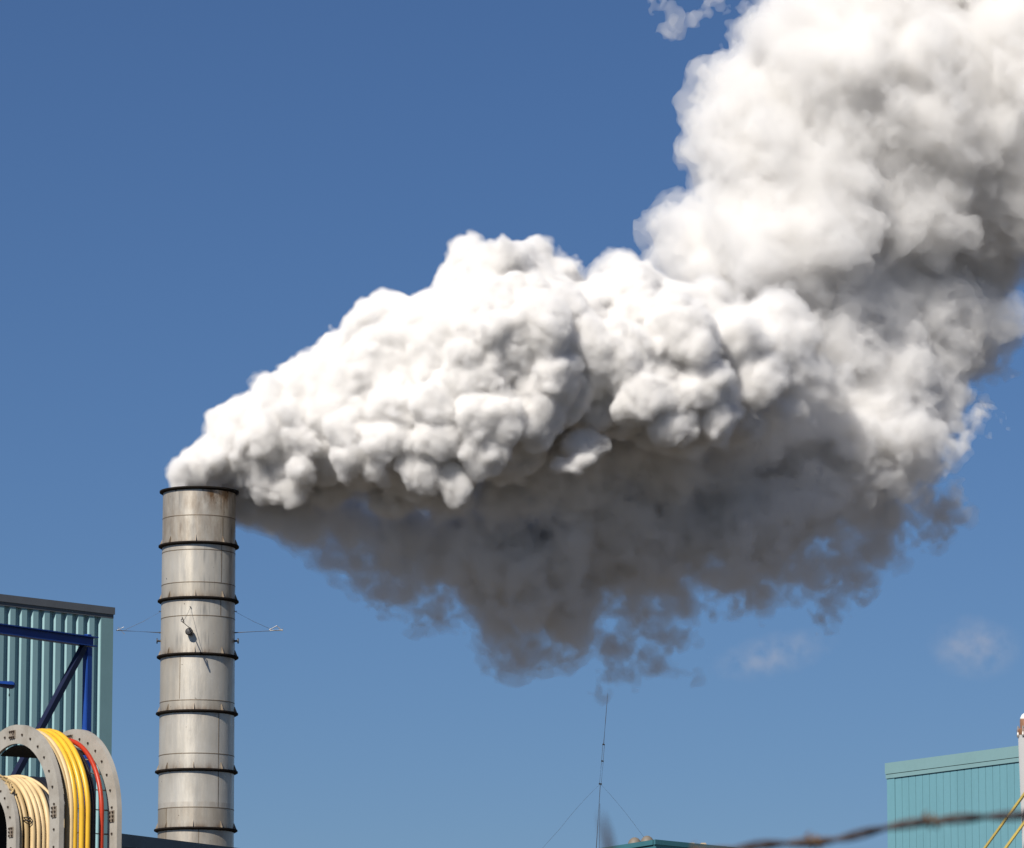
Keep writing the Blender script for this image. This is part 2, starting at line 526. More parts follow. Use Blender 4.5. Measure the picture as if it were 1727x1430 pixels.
for i, z in enumerate(ring_z):
    r = rad(z)
    bm = BM()
    w = 0.125 if i else 0.115
    add_lathe(bm, stack_axis(z), (0, 0, 1), [(r - 0.005, 0.014), (r + w, 0.012), (r + w, -0.035), (r + 0.05, -0.075), (r - 0.005, -0.08)], 96)  # black lip made deeper to take in the shadow under the ring
    fl = finish('flange_ring', bm, 'black_ring', stack, True)
    for k in range(8):
        bm = BM()
        e = dirv(-1 + 45 * k + (0 if i else 10))
        sv = Vector((-e.y, e.x, 0)) * 0.008
        c = stack_axis(z) + e * r
        if i:
            poly = [(-0.01, 0.013), (w * 0.82, 0.013), (0.012, 0.235), (-0.01, 0.235)]
        else:
            poly = [(-0.01, -0.034), (w * 0.5, -0.034), (-0.01, -0.15)]
        add_prism(bm, [c + e * p_ + UP * q_ - sv for p_, q_ in poly], sv * 2)
        finish('gusset', bm, 'gusset' if i else 'black_ring', fl)
# weld seams round the shell
for y in (868, 926, 981, 1037.5, 1180, 1270, 1361):
    z = P(334, y, 162.75).z
    r = rad(z)
    bm = BM()
    add_lathe(bm, stack_axis(z), (0, 0, 1), [(r - 0.01, 0.018), (r + 0.006, 0.014), (r + 0.006, -0.014), (r - 0.01, -0.018)], 96)
    finish('weld_seam', bm, 'weld', stack, True)
# upright seams: (degrees, top y, bottom y)
for deg, y0, y1 in ((44, 870, 912), (42, 915, 980), (41, 1008, 1036), (-24, 1104, 1178), (39, 1199, 1294), (39, 1299, 1360), (-47, 1362, 1394), (-47, 1397, 1440), (46, 822, 866), (8, 1397, 1440)):
    e = dirv(deg)
    za, zb = P(334, y0, 162.75).z, P(334, y1, 162.75).z
    bm = BM()
    s = Vector((-e.y, e.x, 0))
    a, b = stack_axis(za) + e * rad(za), stack_axis(zb) + e * rad(zb)
    add_box(bm, (a + b) / 2, (0.006, 0.011, (za - zb) / 2), (e, s, UP))
    finish('weld_seam', bm, 'weld', stack)
# side arms with a stay wire, and the port stubs under them
for deg, L, tipstyle in ((-86, 1.52, 'fork'), (86, 1.62, 'clamp'), (-8, 1.5, 'lamp')):
    e = dirv(deg)
    z = P(334, 1067.5, 164).z
    r = rad(z)
    a = stack_axis(z) + e * (r - 0.02)
    b = a + e * L + UP * 0.07
    bm = BM()
    add_tube(bm, [a, b], 0.017, 8)
    arm = finish('side_arm', bm, 'steel', stack)
    bm = BM()
    w0 = stack_axis(z + 0.73) + e * (r - 0.01)
    w1 = a + e * (L * 0.80) + UP * 0.09
    add_tube(bm, [w0, w0.lerp(w1, 0.5) - UP * 0.03, w1], 0.006, 6)
    finish('stay_wire', bm, 'steel', arm)
    for q0, q1, qr in ((w0 - e * 0.01, w0 + e * 0.08, 0.02), (a, a + e * 0.07, 0.035)):
        bm = BM()
        add_tube(bm, [q0, q1], qr, 10)
        finish('bracket', bm, 'steel', arm)
    bm = BM()
    if tipstyle == 'fork':
        add_tube(bm, [b - e * 0.28 - UP * 0.13, b - e * 0.05 + UP * 0.10], 0.013, 6)
        add_tube(bm, [b - e * 0.02 + UP * 0.0, b - e * 0.25 + UP * 0.11], 0.012, 6)
    else:
        q_ = Vector((0, 0.02, 0))
        add_tube(bm, [b - e * 0.42 + UP * 0.02, b - e * 0.16 + UP * 0.15, b - e * 0.12 + UP * 0.10, b], 0.018, 6)
        add_tube(bm, [b - e * 0.40 - UP * 0.01, b + e * 0.04 - UP * 0.0], 0.024, 6)
        add_tube(bm, [b + e * 0.03 - UP * 0.03, b + e * 0.03 + UP * 0.06], 0.016, 6)
    finish('tip_clamp', bm, 'bare', arm)
    bm = BM()
    zz = P(334, 1081.5, 164).z
    p = stack_axis(zz) + e * (rad(zz) - 0.02)
    if tipstyle == 'lamp':
        p = stack_axis(zz + 0.15) + e * (rad(zz) - 0.02)
        add_lathe(bm, p, e, [(0.03, 0), (0.03, 0.06), (0.10, 0.08), (0.125, 0.14), (0.125, 0.26), (0.09, 0.30), (0.0, 0.31)], 20, closed=False)
    else:
        add_lathe(bm, p, e, [(0.035, 0), (0.035, 0.12), (0.09, 0.12), (0.09, 0.16), (0.0, 0.16)], 16, closed=False)
    finish('port_stub', bm, 'steel', stack, True)


# ------------------------------------------------------------------ the smoke plume
VOX = 0.062
rng = np.random.default_rng(11)

# level-0 puffs: (x, y, radius) as seen in the photograph at 50 px a metre, and depth behind the stack in metres
PUFFS = [
    # the crisp white head of the plume
    (340, 803, 47, 0.0), (374, 780, 54, 0.0), (416, 750, 72, -0.1), (466, 732, 88, -0.2), (528, 716, 108, -0.3),
    (600, 694, 128, -0.5), (680, 664, 144, -0.7), (775, 628, 160, -0.9), (808, 520, 92, -0.4), (870, 590, 166, -0.7), (782, 444, 44, -0.3), (752, 478, 44, -0.3), (838, 458, 38, -0.3), (893, 450, 42, -0.4), (1042, 472, 44, 0.8), (985, 748, 34, -1.4), (937, 474, 42, -0.2), (1080, 480, 36, 1.0),
    (925, 548, 88, 0.0), (1005, 612, 128, 0.2), (1060, 560, 118, 0.8), (1120, 600, 142, 0.9), (1200, 605, 132, 1.2),
    (1280, 600, 116, 1.8), (1350, 620, 76, 2.2), (655, 540, 46, 0.1), (612, 585, 38, 0.0), (690, 545, 50, 0.0), (560, 610, 38, -0.2), (450, 655, 30, -0.2), (1045, 490, 56, 1.2), (690, 760, 74, -0.8), (760, 770, 58, -1.1),
    (850, 720, 90, -0.9), (962, 786, 16, -1.9), (980, 774, 20, -2.0), (994, 770, 13, -2.0), (972, 792, 11, -2.0), (955, 770, 10, -1.9), (1130, 690, 88, 0.4), (1240, 680, 78, 1.2), (1330, 670, 62, 1.8),
    # rolls that lean over one another along the head
    (470, 672, 30, -1.6), (500, 700, 36, -1.9), (515, 745, 36, -2.0), (500, 790, 30, -1.8),
    (540, 632, 34, -1.6), (580, 665, 42, -2.2), (598, 715, 44, -2.5), (590, 768, 38, -2.4),
    (610, 602, 34, -1.5), (650, 635, 44, -2.5), (668, 690, 48, -3.0), (660, 745, 44, -2.9), (640, 796, 26, -2.4),
    (690, 582, 34, -2.2), (730, 622, 48, -3.0), (745, 680, 50, -3.4), (738, 738, 46, -3.3), (712, 800, 32, -2.6), (765, 805, 30, -2.5),
    (770, 590, 40, -3.0), (806, 640, 52, -3.5), (822, 700, 54, -3.5), (812, 755, 42, -3.0),
    (850, 520, 56, -2.6), (905, 560, 66, -3.3), (955, 545, 50, -2.2), (990, 590, 62, -2.4), (925, 640, 54, -3.3), (900, 695, 50, -3.0),
    (1050, 600, 66, -2.0), (1085, 655, 60, -2.0), (1120, 710, 50, -1.6), (1150, 560, 66, -1.6), (1180, 640, 62, -1.4), (1210, 700, 48, -1.0), (1250, 560, 58, -0.6), (1290, 640, 56, -0.4), (1345, 590, 44, 0.8), (1385, 665, 30, 1.0), (1330, 700, 40, 0.6),
    # where the head dissolves into the column behind
    (1000, 745, 112, 3.2), (1120, 745, 104, 3.6), (930, 765, 104, 2.6), (1220, 735, 92, 3.6), (1330, 560, 86, 4.2), (1400, 600, 90, 5.0), (1300, 500, 60, 4.4), (1390, 690, 80, 4.6), (1300, 720, 72, 3.0), (1230, 740, 64, 2.8), (1150, 760, 60, 2.6), (1060, 760, 62, 2.2), (980, 760, 60, 2.0), (1010, 810, 66, 3.2), (1100, 830, 70, 4.2), (900, 790, 70, 1.6),
    # the shaded underside, farther back the lower it hangs
    (405, 842, 36, 1.0), (430, 852, 42, 1.5), (462, 860, 46, 1.9), (505, 866, 54, 2.2), (450, 858, 48, 2.0), (478, 846, 52, 1.7), (418, 838, 42, 1.2), (520, 845, 62, 1.9), (560, 850, 66, 2.2), (480, 855, 58, 2.0), (545, 862, 74, 2.4), (610, 875, 88, 2.9), (690, 885, 100, 3.6),
    (740, 830, 66, 1.4), (830, 830, 74, 2.0), (960, 830, 70, 3.0), (660, 830, 52, 1.0), (1090, 790, 70, 3.6), (1200, 790, 70, 4.2), (1300, 770, 70, 4.4), (570, 815, 50, 0.8),
    (770, 905, 124, 4.6), (850, 940, 138, 5.4), (930, 950, 142, 5.8), (1000, 900, 150, 5.6), (1070, 910, 140, 5.8),
    (1150, 880, 136, 5.8), (1240, 870, 130, 6.2), (900, 1030, 74, 6.6), (960, 1020, 62, 6.6), (830, 1020, 60, 6.2), (760, 985, 50, 5.6),
    (1085, 1020, 62, 6.8), (1060, 1080, 44, 7.4), (1036, 1128, 32, 7.8), (1105, 1075, 40, 7.4), (1180, 960, 64, 6.2), (1260, 960, 54, 6.4),
    (620, 935, 48, 3.4), (570, 930, 30, 3.2), (1310, 900, 80, 6.4), (1340, 930, 40, 6.6),
    # the tall column going up and away
    (1360, 800, 120, 6.4), (1420, 720, 156, 6.8), (1490, 640, 160, 8.4), (1430, 520, 172, 8.2), (1550, 540, 158, 9.4),
    (1250, 470, 118, 6.2), (1172, 402, 70, 5.8), (1150, 360, 26, 5.6), (1320, 390, 164, 5.6), (1310, 260, 150, 5.2), (1285, 190, 104, 5.2), (1400, 160, 172, 5.6),
    (1480, 310, 200, 8.2), (1560, 160, 200, 7.2), (1600, 390, 172, 10.0), (1700, 260, 200, 9.0), (1740, 60, 220, 7.8),
    (1480, 20, 160, 6.6), (1390, 40, 92, 5.8), (1640, -60, 200, 7.6), (1850, 150, 240, 10.2), (1850, -100, 240, 9.6),
    (1565, 655, 104, 9.2), (1625, 600, 84, 9.6), (1520, 755, 100, 9.6), (1450, 840, 78, 8.2), (1575, 755, 54, 10.0), (1570, 805, 36, 9.6), (1600, 790, 30, 9.6),
    # rags that have come loose
    (1594, 845, 34, 8.8), (1570, 890, 30, 8.8), (1475, 925, 46, 8.4), (1437, 975, 38, 8.2), (1412, 1010, 28, 8.2), (1385, 950, 36, 7.6), (1690, 580, 50, 9.8), (1515, 870, 42, 8.6),
    (1600, 720, 44, 8.8), (1226, 6, 33, 6.2), (1190, 18, 26, 6.2), (1258, 0, 20, 6.2), (1142, 32, 22, 6.2), (1128, 66, 19, 6.2), (1106, 2, 19, 6.2), (1150, 62, 14, 6.2),
    (950, 1058, 38, 7.2), (872, 1068, 44, 7.2), (915, 1056, 44, 7.2), (700, 970, 44, 5.0),
]
puffs = []
for (px, py, r, dy) in PUFFS:
    c = P(px, py, 164.0 + dy)
    puffs.append((c.x, c.y, c.z, r / F_PX * (164.0 + dy) * (0.97 if dy < 1.7 else 1.0)))
puffs = np.array(puffs)

def sprout(ps, n, lo, hi, rmin, q0=0.15, q1=0.75, grow=0.0):
    """Smaller puffs on the surface of larger ones (a cauliflower)."""
    out = []
    for x, y, z, r in ps:
        if r < rmin:
            continue
        for _ in range(int(n + grow * r ** 1.2)):
            d = rng.normal(size=3)
            d /= np.linalg.norm(d)
            k = r * rng.uniform(lo, hi)
            q = r - k * rng.uniform(q0, q1)
            out.append((x + d[0] * q, y + d[1] * q, z + d[2] * q, k))
    return np.array(out)

front = puffs[:, 1] < 165.7
lev1 = sprout(puffs[front], 8, 0.24, 0.44, 0.4, 0.35, 0.9, grow=4)
lev1b = sprout(puffs[~front], 9, 0.25, 0.5, 0.4, 0.4, 0.9)
lev2 = sprout(lev1, 12, 0.22, 0.42, 0.22, 0.3, 0.9)
lev2b = sprout(lev1b, 4, 0.3, 0.5, 0.5, 0.4, 0.9)
lev3 = sprout(lev2, 8, 0.28, 0.5, 0.14, 0.3, 0.9)
tail = []
for px, py, r, dy in ((1058, 1066, 62, 7.2), (1038, 1116, 52, 7.8), (1026, 1140, 36, 7.9), (1100, 1064, 56, 7.4), (1052, 1096, 56, 7.6), (1075, 1030, 74, 7.0), (1120, 1090, 34, 7.6), (1085, 1104, 34, 7.7),
                      (372, 800, 34, 0.0), (386, 808, 20, -0.1), (392, 814, 12, -0.2), (408, 800, 36, -0.2), (440, 800, 42, -0.3), (422, 824, 24, 0.0), (455, 824, 32, 0.0), (490, 815, 40, -0.4),
                      (412, 846, 40, 0.8), (436, 858, 44, 1.2), (470, 866, 50, 1.6)):
    c = P(px, py, 164.0 + dy)
    tail.append((c.x, c.y, c.z, r / F_PX * (164.0 + dy)))
ALLP = np.concatenate([puffs, lev1, lev1b, lev2, lev2b, lev3, np.array(tail)])
print('puffs', len(ALLP))

lo = np.array([P(255, 815, 164).x, 158.4, P(800, 1185, 169).z - 0.4])
hi = np.array([P(2050, 815, 172).x, 178.6, P(800, -150, 172).z])
NX, NY, NZ = [int(v) for v in np.ceil((hi - lo) / VOX)]
GX = (lo[0] + VOX * np.arange(NX)).astype(np.float32)
GY = (lo[1] + VOX * np.arange(NY)).astype(np.float32)
GZ = (lo[2] + VOX * np.arange(NZ)).astype(np.float32)

def vnoise(spacing, stretch=(1, 1, 1)):
    """Smooth random field over the grid: a random lattice, cubic-spline interpolated."""
    g = None
    dims, idx, wts = [], [], []
    for n, st in zip((NX, NY, NZ), stretch):
        u = np.arange(n) * VOX / (spacing * st)
        i = np.floor(u).astype(int)
        t = u - i
        wts.append([((1 - t) ** 3 / 6), (3 * t ** 3 - 6 * t ** 2 + 4) / 6, (-3 * t ** 3 + 3 * t ** 2 + 3 * t + 1) / 6, t ** 3 / 6])
        idx.append(i)
        dims.append(i[-1] + 5)
    g = rng.normal(size=dims).astype(np.float32)
    for ax in range(3):
        sh = [1, 1, 1]
        sh[ax] = -1
        g = sum(np.take(g, idx[ax] + k, axis=ax) * wts[ax][k].astype(np.float32).reshape(sh) for k in range(4))
    g /= 0.33 if True else 1
    return g

wx, wy, wz = [vnoise(1.6) * 0.11 + vnoise(0.75) * 0.08 + vnoise(0.36) * 0.04 for _ in range(3)]
S = np.full((NX, NY, NZ), -2.2, np.float32)
for (x, y, z, r) in ALLP:
    m = min(1.9, 0.15 + 1.3 * r)
    a0, a1 = max(0, int((x - r - m - lo[0]) / VOX)), min(NX, int((x + r + m - lo[0]) / VOX) + 2)
    b0, b1 = max(0, int((y - r - m - lo[1]) / VOX)), min(NY, int((y + r + m - lo[1]) / VOX) + 2)
    c0, c1 = max(0, int((z - r - m - lo[2]) / VOX)), min(NZ, int((z + r + m - lo[2]) / VOX) + 2)
    if a1 <= a0 or b1 <= b0 or c1 <= c0:
        continue
    s = np.s_[a0:a1, b0:b1, c0:c1]
    d = np.square(GX[a0:a1, None, None] + wx[s] - x)
    d += np.square(GY[None, b0:b1, None] + wy[s] - y)
    d += np.square(GZ[None, None, c0:c1] + wz[s] - z)
    np.maximum(S[s], r - np.sqrt(d), out=S[s])
del wx, wy, wz

# how ragged the smoke is: crisp near the stack, torn and soft farther back
wisp = np.clip((GY - 164.1) / 3.0, 0, 1)
wisp = (wisp * wisp * (3 - 2 * wisp))[None, :, None]
far_x = np.clip((GX - P(1080, 600, 163).x) / 7.0, 0, 1)[:, None, None]
wisp = np.maximum(wisp, 0.38 * far_x * far_x).astype(np.float32)
N = vnoise(2.0) + 0.65 * vnoise(0.9)
np.clip(N, -2.2, 1.2, out=N)
S += (0.03 + 0.27 * wisp) * (N - 0.1) + 0.06
# torn edges: fine turbulence that fades towards the thick of the smoke
N = 0.8 * vnoise(0.62, (1.3, 1, 0.9)) + 0.62 * vnoise(0.34) + 0.5 * vnoise(0.2) + 0.3 * vnoise(0.13)
np.clip(N, -3.0, 1.5, out=N)
near = np.clip((GX - P(420, 850, 165).x) / 4.0, 0.12, 1)[:, None, None].astype(np.float32)
high = np.clip((GZ - P(1300, 700, 169).z) / 4.5, 0, 1)[None, None, :].astype(np.float32)
S += near * (0.62 - 0.40 * high) * wisp * (N - 0.40) * np.exp(-np.square(np.clip(S, 0, 3) / 0.75))
# small knuckles on the crisp head
N = 0.5 * np.abs(vnoise(0.40)) + 0.32 * np.abs(vnoise(0.22)) + 0.22 * np.abs(vnoise(0.13))
S += 0.14 * (1 - wisp) * (N - 0.62)
del N
# let the plume round off and fray out where the built volume ends, well outside the frame
for g, e, ax, ln in ((GX, hi[0], 0, 3.0), (GZ, hi[2], 2, 1.4), (GY, hi[1], 1, 1.2)):
    q = np.clip((g - (e - ln)) / ln, 0, 1).astype(np.float32)
    S -= (4.0 * q * q).reshape([-1 if a == ax else 1 for a in range(3)])
np.clip(S, -1, 3, out=S)
S[0] = S[-1] = -1
S[:, 0] = S[:, -1] = -1
S[:, :, 0] = S[:, :, -1] = -1
# nothing outside the stack's mouth below its rim
top = P(335, 822, 164)
k = int((top.z - 0.05 - lo[2]) / VOX)
rr = np.hypot(GX - top.x, 0)[:, None] ** 2 + ((GY - 164.0) ** 2)[None, :]
cut = (rr > 1.15 ** 2) & (GY[None, :] < 165.1) & (GX[:, None] < top.x + 1.2)
S[:, :, :k][cut] = -1

def isosurface(T, lv):
    """Surface nets: one vertex in each cell that the level set crosses."""
    ins = T > lv
    n = [d - 1 for d in T.shape]
    cnt = np.zeros(n, np.uint8)
    for i in (0, 1):
        for j in (0, 1):
            for k in (0, 1):
                cnt += ins[i:i + n[0], j:j + n[1], k:k + n[2]]
    I = np.nonzero((cnt > 0) & (cnt < 8))
    del cnt
    I = [a.astype(np.int32) for a in I]
    m = len(I[0])
    pos = np.zeros((m, 3), np.float32)
    num = np.zeros(m, np.float32)
    cv = {(i, j, k): T[I[0] + i, I[1] + j, I[2] + k] - lv for i in (0, 1) for j in (0, 1) for k in (0, 1)}
    for a in cv:
        for ax in range(3):
            if a[ax]:
                continue
            b = list(a)
            b[ax] = 1
            va, vb = cv[a], cv[tuple(b)]
            x = (va > 0) != (vb > 0)
            t = np.where(x, va / np.where(x, va - vb, 1), 0)
            num += x
            for q in range(3):
                pos[:, q] += np.where(x, a[q] + (t if q == ax else 0), 0)
    pos /= num[:, None]
    pos += np.stack(I, 1)
    vid = np.full(n, -1, np.int32)
    vid[tuple(I)] = np.arange(m, dtype=np.int32)
    F = []
    for ax in range(3):
        u, v = (ax + 1) % 3, (ax + 2) % 3
        sa = [slice(1, -1)] * 3
        sb = [slice(1, -1)] * 3
        sa[ax], sb[ax] = slice(0, -1), slice(1, None)
        A, B = ins[tuple(sa)], ins[tuple(sb)]
        for flip, mask in ((False, A & ~B), (True, ~A & B)):
            E = list(np.nonzero(mask))
            for q in range(3):
                if q != ax:
                    E[q] = E[q] + 1
            def cell(du, dv):
                c = list(E)
                c[u] = c[u] + du
                c[v] = c[v] + dv
                return vid[tuple(c)]
            quad = [cell(-1, -1), cell(0, -1), cell(0, 0), cell(-1, 0)]
            F.append(np.stack(quad[::-1] if flip else quad, 1))
    return pos * VOX + lo, np.concatenate(F)

def volume_mat(name, dens, col, g=0.0):
    m, nt, b = new_mat(name)
    nt.nodes.remove(b)
    v = nt.nodes.new('ShaderNodeVolumePrincipled')
    v.inputs['Color'].default_value = (*col, 1)
    v.inputs['Density'].default_value = dens
    v.inputs['Anisotropy'].default_value = g
    nt.links.new(v.outputs[0], nt.nodes['Material Output'].inputs['Volume'])
    return m

SMOKE = (0.982, 0.974, 0.963)
plume = thing('smoke_plume', 'thick white and grey smoke plume blowing out of the steel chimney mouth', 'smoke', P(335, 822, 164))
m, nt, b = new_mat('smoke_core')
b.inputs['Base Color'].default_value = (*SMOKE, 1)
b.inputs['Roughness'].default_value = 1.0
b.inputs['Specular IOR Level'].default_value = 0.0
def layer(crisp, soft):
    # how deep under the plume's outside this layer starts, in metres
    return S - (crisp + (soft - crisp) * wisp)
link('dense_smoke', mesh_np('dense_smoke', *isosurface(layer(0.68, 2.7), 0.0)), m, plume)
for crisp, soft, dens in ((0.0, 0.0, 0.6), (0.045, 0.42, 1.0), (0.095, 0.9, 2.2), (0.16, 1.45, 4.0), (0.25, 2.05, 6.0)):
    V, Fq = isosurface(layer(crisp, soft), 0.0)
    print('smoke shell', crisp, len(V))
    link('thin_smoke', mesh_np('thin_smoke', V, Fq), volume_mat('smoke_shell', dens, SMOKE), plume)
del S

# ------------------------------------------------------------------ faint clouds and stray rags, low in the sky
def soft_cloud(label, px, py, rx, ry, Y, dens, tilt, seed):
    """A small far cloud: thin vapour, denser in the middle and broken up by turbulence."""
    k = Y / F_PX
    bm = BM()
    bmesh.ops.create_icosphere(bm, subdivisions=4, radius=1.0)
    me = bpy.data.meshes.new('cloud')
    bm.to_mesh(me)
    bm.free()
    m, nt, b = new_mat('thin_vapour')
    nt.nodes.remove(b)
    v = nt.nodes.new('ShaderNodeVolumePrincipled')
    v.inputs['Color'].default_value = (0.97, 0.90, 0.86, 1)
    tc = nt.nodes.new('ShaderNodeTexCoord')
    ln = nt.nodes.new('ShaderNodeVectorMath')
    ln.operation = 'LENGTH'
    nt.links.new(tc.outputs['Object'], ln.inputs[0])
    fall = nt.nodes.new('ShaderNodeMapRange')
    fall.interpolation_type = 'SMOOTHSTEP'
    for nm, val in (('From Min', 1.0), ('From Max', 0.15), ('To Min', 0.0), ('To Max', 1.0)):
        fall.inputs[nm].default_value = val
    nt.links.new(ln.outputs['Value'], fall.inputs['Value'])
    mp = nt.nodes.new('ShaderNodeMapping')
    mp.inputs['Scale'].default_value = (rx / ry, 1.0, 1.0)
    mp.inputs['Location'].default_value = (seed, seed * 0.7, 0)
    nt.links.new(tc.outputs['Object'], mp.inputs['Vector'])
    nz = ramp(nt, noise(nt, mp.outputs[0], 1.5, 6, 0.6), 0.40, 0.72)
    pr = nt.nodes.new('ShaderNodeMath')
    pr.operation = 'MULTIPLY'
    nt.links.new(fall.outputs[0], pr.inputs[0])
    nt.links.new(nz, pr.inputs[1])
    p2 = nt.nodes.new('ShaderNodeMath')
    p2.operation = 'MULTIPLY'
    p2.inputs[1].default_value = dens
    nt.links.new(pr.outputs[0], p2.inputs[0])
    nt.links.new(p2.outputs[0], v.inputs['Density'])
    nt.links.new(v.outputs[0], nt.nodes['Material Output'].inputs['Volume'])
    o = link('cloud', me, m)
    o.location = P(px, py, Y)
    o.scale = (rx * k, ry * k * 1.2, ry * k)
    o.rotation_euler = (0, R(tilt), 0)
    return tag(o, label, 'cloud', 'faint clouds low in the sky')
soft_cloud('faint stretched pinkish cloud low over the aerial', 1305, 1104, 125, 46, 900, 0.075, -14, 3.1)
soft_cloud('faint rounded pinkish cloud above the pale teal shed', 1645, 1092, 92, 64, 900, 0.085, 6, 7.7)

# ------------------------------------------------------------------ hose arches: hoses hung over round-topped racks
AXV = Vector((0.82, 0.572, 0)).normalized()
EV = Vector((0.572, -0.82, 0)).normalized()

def arch_path(c, rho, zlow, step=3.0, a0=0.0, a1=180.0):
    """Half circle with straight legs down to zlow; starts at the leg on the picture's centre side."""
    pts = []
    if a0 <= 0:
        leg = c.z - zlow
        n = 10
        pts += [c + EV * rho - UP * leg * (1 - i / n) for i in range(n)]
    k = int((a1 - max(a0, 0)) / step)
    for i in range(k + 1):
        a = R(max(a0, 0) + (a1 - max(a0, 0)) * i / k)
        pts.append(c + EV * (rho * math.cos(a)) + UP * (rho * math.sin(a)))
    if a1 >= 180:
        leg = c.z - zlow
        pts += [c - EV * rho - UP * leg * (i / n) for i in range(1, n + 1)]
    return pts

def add_ribbon(bm, inner, outer, prof):
    """Sweep a section along matching inner and outer paths: prof = [(share from inner to outer, distance along the axis)]."""
    rings = [[bm.verts.new(a.lerp(b, f) + AXV * t) for f, t in prof] for a, b in zip(inner, outer)]
    m_ = len(prof)
    for A, B in zip(rings, rings[1:]):
        for i in range(m_):
            bm.faces.new((A[i], A[(i + 1) % m_], B[(i + 1) % m_], B[i]))
    bm.faces.new(rings[0][::-1])
    bm.faces.new(rings[-1])

def stud(bm, p, r=0.0105, h=0.012):
    add_lathe(bm, p - AXV * h, AXV, [(0.0, 0), (r, 0.001), (r, h + 0.004), (0.0, h + 0.004)], 8)
    bmesh.ops.remove_doubles(bm, verts=bm.verts[:], dist=1e-5)

def arch_flange(root, c, r_in, r_out, th, zlow, splice_drop, a1=180.0):
    bm = BM()
    w_ = r_out - r_in
    e = 0.010 / w_
    add_ribbon(bm, arch_path(c, r_in, zlow, 2.0, 0.0, a1), arch_path(c, r_out, zlow, 2.0, 0.0, a1),
               [(0, 0), (1, 0), (1, th), (1 - e, th), (1 - e, 0.010), (e, 0.010), (e, th * 0.6), (0, th * 0.6)])
    fl = finish('flange', bm, 'reel', root, True)
    rm = (r_in + r_out) / 2
    for d in range(6, int(a1), 12):
        bm = BM()
        stud(bm, c + EV * (rm * math.cos(R(d))) + UP * (rm * math.sin(R(d))))
        finish('bolt', bm, 'bolt', fl)
    for cen, rv, tv in ((c + EV * rm - UP * splice_drop, EV, UP), (c + UP * rm - EV * 0.02, UP, EV)):
        bm = BM()
        add_box(bm, cen - AXV * 0.005, (0.004, w_ * 0.22, 0.052), (AXV, rv, tv))
        pl_ = finish('splice_plate', bm, 'plate', fl)
        for i in (-1, 1):
            for j in (-1, 0, 1):
                bm = BM()
                stud(bm, cen - AXV * 0.009 + rv * (i * w_ * 0.15 - 0.0) + tv * (j * 0.036), 0.010)
                finish('bolt', bm, 'bolt', pl_)
    for k in range(1, 5):
        bm = BM()
        stud(bm, c + EV * rm - UP * (splice_drop + 0.16 * k))
        finish('bolt', bm, 'bolt', fl)
    return fl

def hung_hose(root, c, t, rho, r, mat, zlow, lean=0.0, name='hose', wob=0.003, a1=112.0):
    pts = arch_path(c, rho, zlow, 3.0, 0.0, a1)
    g = np.random.default_rng(int(t * 1000) + int(rho * 1000))
    f1, f2 = g.uniform(0.5, 1.5), g.uniform(0, 6)
    n = len(pts)
    pts = [p + AXV * (t + lean * (i / n - 0.3) + wob * math.sin(f1 * i * 0.25 + f2)) for i, p in enumerate(pts)]
    bm = BM()
    add_tube(bm, pts, r, 12)
    return finish(name, bm, mat, root, True)

# the bigger arch, nearer: yellow, black and red hoses
ZA = 45.0
KA = ZA / F_PX
cA = P(21, 1381, ZA)
LA = 99 * KA / 0.82
zlA = 0.35
rack = thing('hose_rack', 'bigger round-topped hose rack hung with yellow, black and red hoses', 'hose rack', Vector((cA.x, cA.y, 0)))
arch_flange(rack, cA, 127 * KA, 159 * KA, 0.050, zlA, -0.01)
arch_flange(rack, cA + AXV * (LA - 0.05), 126 * KA, 158 * KA, 0.050, zlA, 0.0, 106.0)
rr_ = 126 * KA
for d in (52, 36, 21, 5):
    bm = BM()
    q = cA + EV * (rr_ * math.cos(R(d))) + UP * (rr_ * math.sin(R(d)))
    add_tube(bm, [q + AXV * 0.03, q + AXV * (LA - 0.02)], 0.0085, 8)
    finish('cage_rod', bm, 'rod', rack, True)
for k in range(1, 9):
    bm = BM()
    q = cA + EV * rr_ - UP * (0.19 * k - 0.03)
    add_tube(bm, [q + AXV * 0.03, q + AXV * (LA - 0.02)], 0.0085, 8)
    finish('cage_rod', bm, 'rod', rack, True)
bm = BM()
add_ribbon(bm, arch_path(cA, 123.5 * KA, zlA, 3, 62, 116), arch_path(cA, 125 * KA, zlA, 3, 62, 116), [(0, 0.03), (1, 0.03), (1, LA - 0.06), (0, LA - 0.06)])
finish('saddle_plate', bm, 'joint', rack)
hr = 4.6 * KA
for t, mat, rho in ((0.19, 'tan', 146), (0.235, 'cream', 148), (0.295, 'yellow', 149), (0.39, 'yellow', 150.5), (0.485, 'yellow', 151)):
    hung_hose(rack, cA, t * LA, rho * KA, hr * 1.08, mat, zlA)
for t, mat, rho in ((0.62, 'black', 137), (0.675, 'black', 134)):
    hung_hose(rack, cA, t * LA, rho * KA, hr * 0.72, mat, zlA, lean=0.02)
hung_hose(rack, cA, 0.775 * LA, 138 * KA, hr * 0.9, 'red', zlA, lean=0.015)
for s in (1,):
    bm = BM()
    q = cA + EV * (142 * KA * s)
    add_bar(bm, Vector((q.x, q.y, 0.175)) - AXV * 0.2, Vector((q.x, q.y, 0.175)) + AXV * (LA + 0.2), 0.3, 0.35)
    finish('skid', bm, 'blue', rack)

